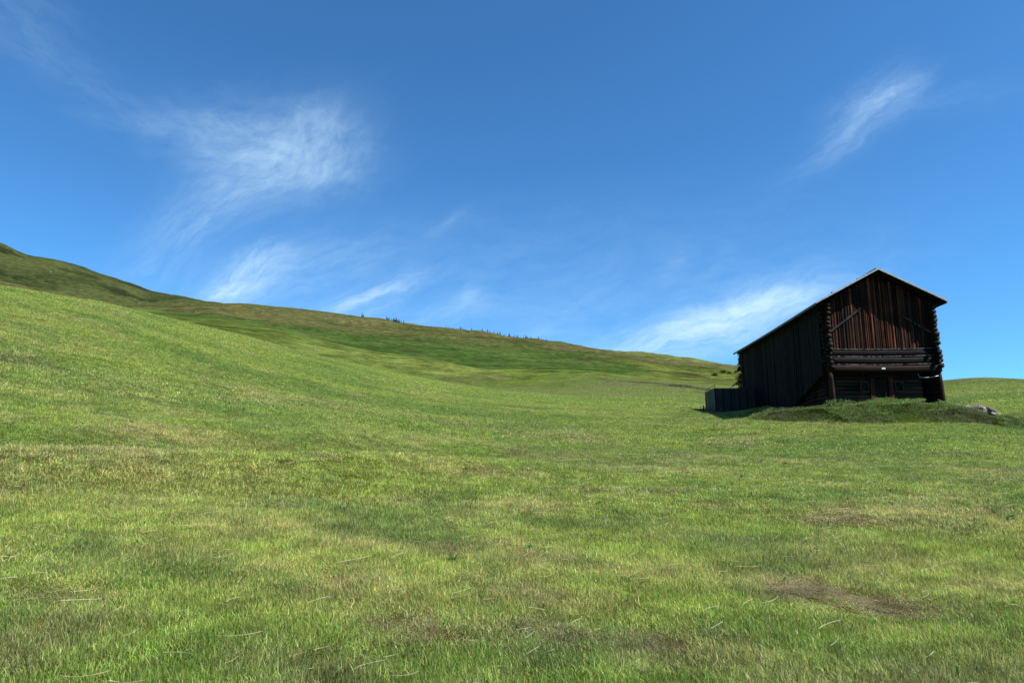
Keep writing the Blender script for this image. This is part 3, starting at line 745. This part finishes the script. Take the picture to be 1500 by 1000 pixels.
# pale boulder on the far hillside
def place(px, py, lo, hi):
    d = at(px, py, 1.0); ys = np.exp(np.linspace(math.log(lo), math.log(hi), 4000))
    hh = H(d.x * ys, ys); rz = CAMZ + (d.z - CAMZ) * ys; k = hh > rz
    i = int(np.argmax(k)) if k.any() else int(np.argmax(hh / ys))
    return Vector((d.x * ys[i], ys[i], hh[i]))
p = place(74, 398.5, 700, 1650)
vs, fs = rock(50, 1.5, 1.2, 1.4); mb = MB(); mb.add(vs, fs, (1.5, 1.5, 1.5)); o = mb.build('boulder', STONE); o.location = p
tag(o, 'tiny pale boulder high on the dark hillside at far left', 'boulder')
for px, py, lo, hi, h, lab in ((698.5, 499, 500, 930, 2.6, 'small pale marker post at the upper edge of the green far field'), (286.5, 457.5, 500, 930, 2.4, 'small pale marker post on the far slope at left above the near meadow ridge'), (461, 513, 180, 330, 1.6, 'thin grey fence post on the olive slope behind the meadow ridge')):
    p = place(px, py, lo, hi); mb = MB(); mb.tube((0, 0, -.5), (0, 0, h), h * .07, h * .06, 8, 2, (1.4,) * 3, .03); mb.tube((0, 0, h * 1.0), (0, 0, h * 1.06), h * .05, h * .012, 8, 1, (1.4,) * 3)
    o = mb.build('marker_post', simple_mat('weathered_post', (.17, .14, .10), .8)); o.location = p
    tag(o, lab, 'post')

# ================================================================== foliage
def leafmat(name, colr, trans=.25, var=.4):
    m = bpy.data.materials.new(name); m.use_nodes = True; nt = m.node_tree; nt.nodes.clear(); t = NT(nt)
    A = t.n('ShaderNodeAttribute', attribute_name='tint')
    cc = t.mix(1.0, (*colr, 1), A.outputs[0], 'MULTIPLY')
    d = t.n('ShaderNodeBsdfPrincipled'); t.set(d.inputs['Base Color'], cc); d.inputs['Roughness'].default_value = .6; d.inputs['Specular IOR Level'].default_value = .2
    tr = t.n('ShaderNodeBsdfTranslucent'); t.set(tr.inputs[0], cc)
    mx = t.n('ShaderNodeMixShader'); mx.inputs[0].default_value = trans; t.set(mx.inputs[1], d.outputs[0]); t.set(mx.inputs[2], tr.outputs[0])
    o = t.n('ShaderNodeOutputMaterial'); t.set(o.inputs[0], mx.outputs[0]); return m
NEEDLE = leafmat('spruce_needles', (.020, .034, .014), .1)
LEAF = leafmat('shrub_leaves', (.034, .058, .016), .2)


def spruce_mesh(seed, h=1.0, wid=.2, tiers=14, quads=14):
    rd = random.Random(seed); mb = MB()
    for i in range(tiers):
        u = i / (tiers - 1); z = h * (.08 + .90 * u); rad = wid * (1 - u) ** .8 * rd.uniform(.75, 1.15) + .012 * h
        n = max(4, int(quads * (1 - .6 * u)))
        for k in range(n):
            a = 2 * math.pi * (k + rd.random()) / n; rr = rad * rd.uniform(.6, 1.15); w = rr * rd.uniform(.22, .4)
            d = Vector((math.cos(a), math.sin(a), 0)); s_ = Vector((-math.sin(a), math.cos(a), 0))
            p0 = Vector((0, 0, z)); p1 = p0 + d * rr * .55 + Vector((0, 0, -.02 * h)); p2 = p0 + d * rr + Vector((0, 0, -.07 * h * (1 - u) - .01 * h))
            tn = rd.uniform(.6, 1.5)
            mb.add([p0, p1 - s_ * w, p2, p1 + s_ * w, p1 + Vector((0, 0, -.05 * h))], [(0, 1, 2, 3), (1, 4, 2), (4, 3, 2), (0, 4, 1), (0, 3, 4)], (tn, tn, tn))
    return mb
protos = []
for i in range(4):
    root = bpy.data.objects.new('spruce', None)
    c = spruce_mesh(20 + i, 1, .16 + .03 * i)
    me_o = c.build('crown', NEEDLE, root)
    mb = MB(); mb.tube((0, 0, -.15), (0, 0, .9), .022, .006, 6, 3, (1, 1, 1), .05); tr = mb.build('trunk', BARK, root)
    protos.append([root, me_o, tr, False])
def put_tree(k, x, y, z, h, wid, label, group):
    pr = protos[k]
    if not pr[3]: pr[3] = True; r_ = pr[0]; S.collection.objects.link(r_)
    else:
        r_ = pr[0].copy(); S.collection.objects.link(r_)
        for ch in pr[1:3]:
            c = ch.copy(); S.collection.objects.link(c); c.parent = r_
    r_.location = (x, y, z); r_.scale = (h * wid, h * wid, h); r_.rotation_euler = (0, 0, random.uniform(0, 6))
    tag(r_, label, 'tree', group); return r_
def skyline(px):
    """base of something standing just behind the far crest, at pixel column px"""
    az = R(azt(px, 480)[0]); rs = np.linspace(700, 1150, 900); x, y = rs * math.sin(az), rs * math.cos(az)
    h_ = H(x, y); i = int(np.argmax((h_ - CAMZ) / rs)); i = min(i + 12, 899)
    return x[i], y[i], h_[i]
G1, G2, G3 = 'spruces in the skyline cluster', 'spruces dotted along the skyline', 'spruces on the skyline'
ORD = ['first', 'second', 'third', 'fourth', 'fifth', 'sixth', 'seventh', 'eighth', 'ninth', 'tenth', 'eleventh', 'twelfth', 'thirteenth']
trees = []
def row(items, where, gr, kind='tiny dark spruce'):
    for i, (px, h) in enumerate(items):
        trees.append((px, h, '%s, %s from the left %s' % (kind, ORD[i], where), gr))
row(((529.5, 7), (531.5, 5.0)), 'in the lone pair on the skyline', G3)
row(((565.5, 6), (567.5, 5), (569.5, 5.5), (572.8, 6), (575, 4), (576.5, 7.5), (578, 5.5), (580, 8), (582, 4.5), (584, 6), (585.8, 4.5), (588, 3.6), (591, 4.2)), 'in the dense skyline cluster', G1)
row(((632, 2.5), (653.5, 3), (657, 2.5), (665, 2)), 'of the faint treetops right of the dense cluster', G2)
row(((674.5, 5), (677, 3.5), (679.5, 3.5), (682, 2)), 'in the first tight knot after the cluster', G2)
row(((691, 4.5), (701, 2), (706.2, 5), (714.3, 4.5), (717.5, 4)), 'of the well spaced ones before the long row', G2)
row(((723, 3.2), (724.8, 3), (729, 4.5), (732.4, 5.5), (738.5, 3.5), (740, 3), (745.5, 5.5), (746.8, 4.5)), 'in the left part of the long skyline row', G2)
row(((753, 4.5), (756.5, 4.5), (758.6, 5.5), (762, 4), (767, 4.5), (770, 6), (771.6, 4.5), (773.4, 3.6), (777.5, 3.6)), 'in the densest part of the long skyline row', G2)
row(((789, 4), (793.5, 3), (800.5, 3.5), (807, 2), (821, 1.8), (834.5, 2.2)), 'of the scattered last ones down the ridge', G2)
for px, h, lab, gr in trees:
    x, y, z = skyline(px); put_tree(random.randrange(4), x, y, z - .6, h * .95 + .6, random.uniform(.8, 1.25), lab, gr)

def leafy(name, n, shape, size, seed, mat, parent, trunk=None):
    rd = random.Random(seed); mb = MB()
    for _ in range(n):
        c = shape(rd); s_ = size * rd.uniform(.6, 1.4)
        d = Vector((rd.gauss(0, 1), rd.gauss(0, 1), rd.gauss(0, .7))).normalized(); e = d.cross(Vector((rd.random(), rd.random(), rd.random()))).normalized()
        tn = rd.uniform(.55, 1.5); c = Vector(c)
        mb.add([c - d * s_, c + e * s_ * .45, c + d * s_, c - e * s_ * .45], [(0, 1, 2, 3)], (tn, tn, tn * .9))
    return mb.build(name, mat, parent)
# broad spruce behind the back left corner of the barn
def barn_tree():
    px_ = at(1090, 590, 61.0); z0 = hz(px_.x, px_.y)
    r_ = link(bpy.data.objects.new('spruce', None)); r_.location = (px_.x, px_.y, z0 - .1)
    tag(r_, 'dark bushy spruce showing past the back left corner of the barn', 'tree')
    Ht = at(1090, 514, 61.0).z - z0
    rd = random.Random(5); mb = MB(); tb = MB(); tb.tube((0, 0, 0), (0, 0, Ht * .96), .10, .02, 8, 8, (1, 1, 1), .05)
    for i in range(120):
        u = (i + rd.random()) / 120; z = Ht * (.06 + .92 * u); L = 1.45 * (1 - u) ** .75 * rd.uniform(.55, 1.1) + .08; a = rd.uniform(0, 2 * math.pi)
        d = Vector((math.cos(a), math.sin(a), 0)); s_ = Vector((-math.sin(a), math.cos(a), 0)); up = Vector((0, 0, 1))
        tb.tube((0, 0, z), d * L * .9 + up * (z - .06), .018, .005, 5, 2, (1, 1, 1))
        for q in range(75):
            w = rd.random() ** .7; c = Vector((0, 0, z)) + d * L * w + up * (.10 * math.sin(w * 2.6) - .2 * w * w) + s_ * rd.gauss(0, .13 * (1.1 - w) + .04) + up * rd.gauss(0, .05)
            l = rd.uniform(.07, .14); dd = (d * rd.uniform(.3, 1) + s_ * rd.gauss(0, .7) + up * rd.gauss(-.1, .3)).normalized(); e = dd.cross(up + d * .3).normalized()
            tn = rd.uniform(.6, 1.6); mb.add([c - dd * l, c + e * l * .32, c + dd * l, c - e * l * .32], [(0, 1, 2, 3)], (tn, tn, tn))
    tb.build('trunk', BARK, r_, True); mb.build('crown', NEEDLE, r_)
barn_tree()
# small far shrubs on the slope beside the barn
for i, (px, py, w, lab) in enumerate(((1059.5, 546, 3.4, 'larger dark shrub on the far slope left of the barn tree'), (1047, 550.5, 2.6, 'lower dark shrub left of the larger one on the far slope'), (1068.5, 547.5, 2.0, 'small shrub between the larger far shrub and the barn tree'))):
    p = place(px, py, 180, 700); r_ = link(bpy.data.objects.new('shrub', None)); r_.location = p
    tag(r_, lab, 'shrub')
    leafy('foliage', 900, lambda rd, w=w: (rd.gauss(0, w * .35), rd.gauss(0, w * .35), abs(rd.gauss(0, w * .30))), .22, i, LEAF, r_)
    mb = MB(); mb.tube((0, 0, -.3), (.1, 0, w * .4), .12, .05, 6, 3); mb.build('stem', BARK, r_)

# ================================================================== grass
def grass_mat():
    m = bpy.data.materials.new('grass_blades'); m.use_nodes = True; nt = m.node_tree; nt.nodes.clear(); t = NT(nt)
    A = t.n('ShaderNodeAttribute', attribute_name='veg', attribute_type='INSTANCER')
    B = t.n('ShaderNodeAttribute', attribute_name='tint')
    g = t.n('ShaderNodeNewGeometry'); n2 = t.noise(g.outputs['Position'], 2.3, 5, .6)
    cc = t.mix(1.0, A.outputs[0], B.outputs[0], 'MULTIPLY')
    k = t.ramp(n2, .3, .7, 1.85, 3.25); cc = t.mix(1.0, cc, t.vec(k, k, t.m('MULTIPLY', k, .95)), 'MULTIPLY')
    d = t.n('ShaderNodeBsdfPrincipled'); t.set(d.inputs['Base Color'], cc); d.inputs['Roughness'].default_value = .42; d.inputs['Specular IOR Level'].default_value = .35
    tr = t.n('ShaderNodeBsdfTranslucent'); t.set(tr.inputs[0], cc)
    mx = t.n('ShaderNodeMixShader'); mx.inputs[0].default_value = .38; t.set(mx.inputs[1], d.outputs[0]); t.set(mx.inputs[2], tr.outputs[0])
    o = t.n('ShaderNodeOutputMaterial'); t.set(o.inputs[0], mx.outputs[0]); return m
GM = grass_mat()
def tuft(name, seed, n, rad, w, hlo, hhi, kind=0):
    """a round patch of n curved blades with per-blade tint"""
    g = np.random.default_rng(seed)
    ncl = max(8, n // 22); cr = rad * np.sqrt(g.random(ncl)); ca = g.random(ncl) * 2 * np.pi
    cx, cy = cr * np.cos(ca), cr * np.sin(ca); chh = g.uniform(.55, 1.45, ncl) ** 1.2
    own = g.integers(0, ncl, n); loose = g.random(n) < .5
    rr = rad * np.sqrt(g.random(n)); aa = g.random(n) * 2 * np.pi
    spread = max(.022, w * 4)
    x = np.where(loose, rr * np.cos(aa), cx[own] + g.normal(0, spread, n)); y = np.where(loose, rr * np.sin(aa), cy[own] + g.normal(0, spread, n))
    h = g.uniform(hlo, hhi, n) * chh[own]; h = np.where(g.random(n) < .04, h * 1.5, h)
    la = g.random(n) * 2 * np.pi; lean = np.abs(g.normal(.50, .48, n)); lean = np.where(g.random(n) < .30, lean + .85, lean)
    fa = la + g.normal(0, .6, n) + np.pi / 2
    dx, dy = np.cos(la), np.sin(la); sx, sy = np.cos(fa), np.sin(fa)
    ww = w * g.uniform(.6, 1.5, n); broad = g.random(n) < .025; ww[broad] *= 2.6
    P = []
    for u, k in ((0, .8), (.5, 1.0), (1, 0)):
        off = h * u * np.sin(lean * (.5 + .6 * u)); zz = h * u * np.cos(lean * (.5 + .6 * u)) - .01
        bx, by = x + dx * off, y + dy * off
        if k == 0: P.append(np.stack([bx, by, zz], 1))
        else: P.append(np.stack([bx - sx * ww * k / 2, by - sy * ww * k / 2, zz], 1)); P.append(np.stack([bx + sx * ww * k / 2, by + sy * ww * k / 2, zz], 1))
    V_ = np.stack(P, 1).reshape(-1, 3)
    base = np.arange(n)[:, None] * 5
    q = base + np.array([0, 1, 3, 2]); tr = base + np.array([2, 3, 4])
    loops = np.concatenate([q, tr], 1).ravel().astype(np.int32)
    ls = (np.arange(n)[:, None] * 7 + np.array([0, 4])).ravel().astype(np.int32)
    me = bpy.data.meshes.new(name); me.vertices.add(len(V_)); me.vertices.foreach_set('co', V_.ravel())
    me.loops.add(len(loops)); me.loops.foreach_set('vertex_index', loops)
    me.polygons.add(len(ls)); me.polygons.foreach_set('loop_start', ls); me.update(calc_edges=True); me.validate()
    lo = 0 if w < .01 else .2; cb = g.uniform(.6 + lo, 1.4 - lo, ncl); br = g.uniform(.45 + lo, 1.55 - lo, n) * np.where(g.random(n) < .8, cb[own], 1); col = np.stack([br * g.uniform(.85, 1.15, n), br, br * g.uniform(.7, 1.4, n)], 1)
    straw = g.random(n) < (.12 if kind == 0 else .26)
    col[straw] = np.stack([g.uniform(1.5, 2.3, n), g.uniform(1.0, 1.6, n), g.uniform(1.6, 3.0, n)], 1)[straw]
    col[broad] = np.array([.45, .75, .6]); dead = g.random(n) < .06; col[dead] = np.array([.8, .5, .9])
    vc = np.repeat(np.concatenate([col, np.ones((n, 1))], 1), 5, axis=0).astype(np.float32)
    me.attributes.new('tint', 'FLOAT_COLOR', 'POINT').data.foreach_set('color', vc.ravel())
    me.materials.append(GM); return me
# (near, far, patch radius, blades, blade width, height range, overlap)
LODS = [(2.3, 9.5, .24, 2100, .0028, .022, .062, 0), (9.5, 24, .5, 2800, .0050, .025, .065, 0), (24, 60, 1.2, 4200, .012, .035, .08, 0), (60, 175, 2.2, 3200, .028, .045, .09, 0)]
coll = bpy.data.collections.new('grass_tufts')
for li, (r0, r1, rad, nb, w, h0, h1, ov) in enumerate(LODS):
    for v in range(5):
        o = bpy.data.objects.new('tuft_%d_%d' % (li, v), tuft('grass_tuft', 100 + li * 10 + v, nb, rad, w, h0, h1, 1 if v == 4 else 0)); coll.objects.link(o)
def weed(seed):
    g = random.Random(seed); mb = MB()
    for k in range(9):
        a = k * 2.4 + g.uniform(-.3, .3); L = g.uniform(.05, .11); w = L * g.uniform(.16, .26); up = g.uniform(.25, 1.1); d = Vector((math.cos(a), math.sin(a), 0)); s_ = Vector((-d.y, d.x, 0)); z = Vector((0, 0, 1))
        q = [d * .004, d * L * .35 + z * L * up * .5, d * L * .72 + z * L * up * .75, d * L + z * L * up * .6]
        tn = g.uniform(.35, .8)
        mb.add([q[0] - s_ * w * .3, q[0] + s_ * w * .3, q[1] - s_ * w, q[1] + s_ * w, q[2] - s_ * w * .8, q[2] + s_ * w * .8, q[3]], [(0, 1, 3, 2), (2, 3, 5, 4), (4, 5, 6)], (tn * .7, tn, tn * .8))
    o = mb.build('grass_weed', GM); S.collection.objects.unlink(o); o.name = 'tuft_9_%d' % seed; coll.objects.link(o)
for k in range(3): weed(k)
pts, idx, rot, scl, vcol = [], [], [], [], []
AZM = 43
for li, (r0, r1, rad, nb, w, h0, h1, ov) in enumerate(LODS):
    sp_ = rad * 1.12; gx, gy = np.meshgrid(np.arange(-r1 * .85, r1 * .85, sp_), np.arange(0, r1 * 1.1, sp_ * .9)); gx = gx.copy(); gx[1::2] += sp_ / 2
    x = (gx + rng.uniform(-.3, .3, gx.shape) * sp_).ravel(); y = (gy + rng.uniform(-.3, .3, gx.shape) * sp_).ravel()
    r = np.hypot(x, y) ; a = np.degrees(np.arctan2(x, y)); rj = r + rng.uniform(-.05, .05, len(r)) * r
    k0 = (rj > r0) & (rj < r1 * 1.05) & (np.abs(a) < AZM); x, y, r = x[k0], y[k0], r[k0]; n = len(x)
    kp = tabs(x, y, KPT)
    lx, ly = to_barn(x, y); keep = ~((lx > -.35 - rad * .5) & (lx < BW + .3 + rad * .5) & (ly > .2 - 0 * rad) & (ly < BL + .5))
    keep &= ~((lx > -4.0) & (lx < 0) & (ly > 14.1) & (ly < 18.6))
    if li == 3: keep &= (kp < 6.85) & (rng.random(n) < 1 - .8 * sst(r, 125, 180))
    x, y = x[keep], y[keep]; n = len(x); kp = kp[keep]
    z = H(x, y); e = .25 * max(1, rad)
    nx = -(H(x + e, y) - H(x - e, y)) / (2 * e); ny = -(H(x, y + e) - H(x, y - e)) / (2 * e)
    # rotation: yaw then tilt to normal, as XYZ euler
    yaw = rng.uniform(0, 2 * np.pi, n)
    for i in range(n):
        M = Vector((nx[i], ny[i], 1)).to_track_quat('Z', 'Y').to_matrix() @ Matrix.Rotation(yaw[i], 3, 'Z')
        rot.append(tuple(M.to_euler()))
    bank = sst(kp, 4.06, 4.25) * (1 - sst(kp, 5.0, 5.2)) * sst(x, 13.5, 15.5)
    hv = .65 + .75 * fbm(x / 1.5, y / 1.5, 3, 40) + 1.5 * bank * np.maximum(fbm(x / .8, y / .8, 3, 41) - .28, 0)
    if li == 0: hv = hv * 1.05
    c = veg(x, y); dryish = (c[:, 0] > c[:, 1] * .88)
    for (px, py, rd_, k) in SPOTS:
        if k == 'b':
            q = spot_xy(px, py); hv *= 1 - .45 * (np.hypot(x - q[0], y - q[1]) < rd_)
    bare = np.zeros(n, bool)
    for (px, py, rd_, k) in SPOTS:
        if k == 'b': q = spot_xy(px, py); bare |= (np.hypot(x - q[0], (y - q[1])) < rd_ * .8) & (rng.random(n) < .55)
    hv = np.where(bare, hv * .35, hv)
    vi = np.where(dryish | (rng.random(n) < .12), 4, rng.integers(0, 4, n)) + li * 5
    sc = rng.uniform(.9, 1.15, n)
    pts.append(np.stack([x, y, z], 1)); idx.append(vi); scl.append(np.stack([sc, sc, hv], 1)); vcol.append(c)
n = 70; r = rng.uniform(6, 45, n); a = np.radians(rng.uniform(-AZM, AZM, n)); x, y = r * np.sin(a), r * np.cos(a); kp = tabs(x, y, KPT)
k0 = kp < 3.9; x, y, r = x[k0], y[k0], r[k0]; n = len(x)
pts.append(np.stack([x, y, H(x, y) + .02], 1)); idx.append(20 + rng.integers(0, 3, n)); sc = rng.uniform(.35, .95, n); scl.append(np.stack([sc, sc, sc * 1.1], 1)); vcol.append(np.tile([.06, .11, .02], (n, 1))); rot += [(0, 0, v) for v in rng.uniform(0, 6, n)]
pts = np.concatenate(pts); idx = np.concatenate(idx); scl = np.concatenate(scl); vcol = np.concatenate(vcol); rot = np.array(rot)
print('grass patches', len(pts))
me = bpy.data.meshes.new('grass'); me.vertices.add(len(pts)); me.vertices.foreach_set('co', pts.ravel())
me.attributes.new('rot', 'FLOAT_VECTOR', 'POINT').data.foreach_set('vector', rot.ravel())
me.attributes.new('scl', 'FLOAT_VECTOR', 'POINT').data.foreach_set('vector', scl.ravel())
me.attributes.new('pick', 'INT', 'POINT').data.foreach_set('value', idx.astype(np.int32))
me.attributes.new('veg', 'FLOAT_COLOR', 'POINT').data.foreach_set('color', np.concatenate([vcol, np.ones((len(vcol), 1))], 1).astype(np.float32).ravel())
me.materials.append(GM)
gob = link(bpy.data.objects.new('grass', me)); gob['kind'] = 'stuff'; gob['label'] = 'short mown meadow grass covering the whole slope'; gob['category'] = 'grass'
ng = bpy.data.node_groups.new('scatter', 'GeometryNodeTree')
ng.interface.new_socket('Geometry', in_out='INPUT', socket_type='NodeSocketGeometry'); ng.interface.new_socket('Geometry', in_out='OUTPUT', socket_type='NodeSocketGeometry')
gi = ng.nodes.new('NodeGroupInput'); go = ng.nodes.new('NodeGroupOutput')
ci = ng.nodes.new('GeometryNodeCollectionInfo'); ci.inputs['Collection'].default_value = coll; ci.inputs['Separate Children'].default_value = True; ci.inputs['Reset Children'].default_value = True
ip = ng.nodes.new('GeometryNodeInstanceOnPoints'); ip.inputs['Pick Instance'].default_value = True
def na(name, dt):
    n = ng.nodes.new('GeometryNodeInputNamedAttribute'); n.data_type = dt; n.inputs['Name'].default_value = name; return n.outputs[0]
e2r = ng.nodes.new('FunctionNodeEulerToRotation')
ng.links.new(na('rot', 'FLOAT_VECTOR'), e2r.inputs[0]); ng.links.new(e2r.outputs[0], ip.inputs['Rotation'])
ng.links.new(na('scl', 'FLOAT_VECTOR'), ip.inputs['Scale']); ng.links.new(na('pick', 'INT'), ip.inputs['Instance Index'])
ng.links.new(gi.outputs[0], ip.inputs['Points']); ng.links.new(ci.outputs[0], ip.inputs['Instance']); ng.links.new(ip.outputs[0], go.inputs[0])
md = gob.modifiers.new('scatter', 'NODES'); md.node_group = ng

# dry hay stems left lying from the mowing
HAY = simple_mat('dry_hay', (.27, .24, .13), .6, 0, 30, .25)
mb = MB()
for _ in range(1500):
    r_ = math.sqrt(random.uniform(3 ** 2, 22 ** 2)); a = R(random.uniform(-41, 41)); x, y = r_ * math.sin(a), r_ * math.cos(a)
    L = random.uniform(.05, .24) * (1.0 if random.random() < .8 else 1.6); an = random.gauss(0, 1.0); w = random.uniform(.0007, .0014) * (1 + r_ / 14)
    c_ = random.uniform(-.9, .9); n = 5; vs = []; zz = None
    xs_ = [x + math.cos(an + c_ * i / n) * L * (i / n - .5) for i in range(n + 1)]; ys_ = [y + math.sin(an + c_ * i / n) * L * (i / n - .5) for i in range(n + 1)]
    hs_ = H(np.array(xs_), np.array(ys_)); lift = random.uniform(.03, .065); tl = random.uniform(-.03, .04)
    for i in range(n + 1):
        z = float(hs_[i]) + lift + tl * (i / n); vs += [(xs_[i], ys_[i], z + w), (xs_[i] + .001, ys_[i] - w, z - w * .6), (xs_[i] - .001, ys_[i] + w, z - w * .6)]
    fs = []
    for i in range(n):
        for k in range(3): k2 = (k + 1) % 3; fs.append((i * 3 + k, i * 3 + k2, i * 3 + 3 + k2, i * 3 + 3 + k))
    mb.add(vs, fs, tintr(.7, 1.2, .08))
o = mb.build('dry_hay', HAY); o['kind'] = 'stuff'; o['label'] = 'pale dry hay stems lying scattered on the near meadow'; o['category'] = 'hay'
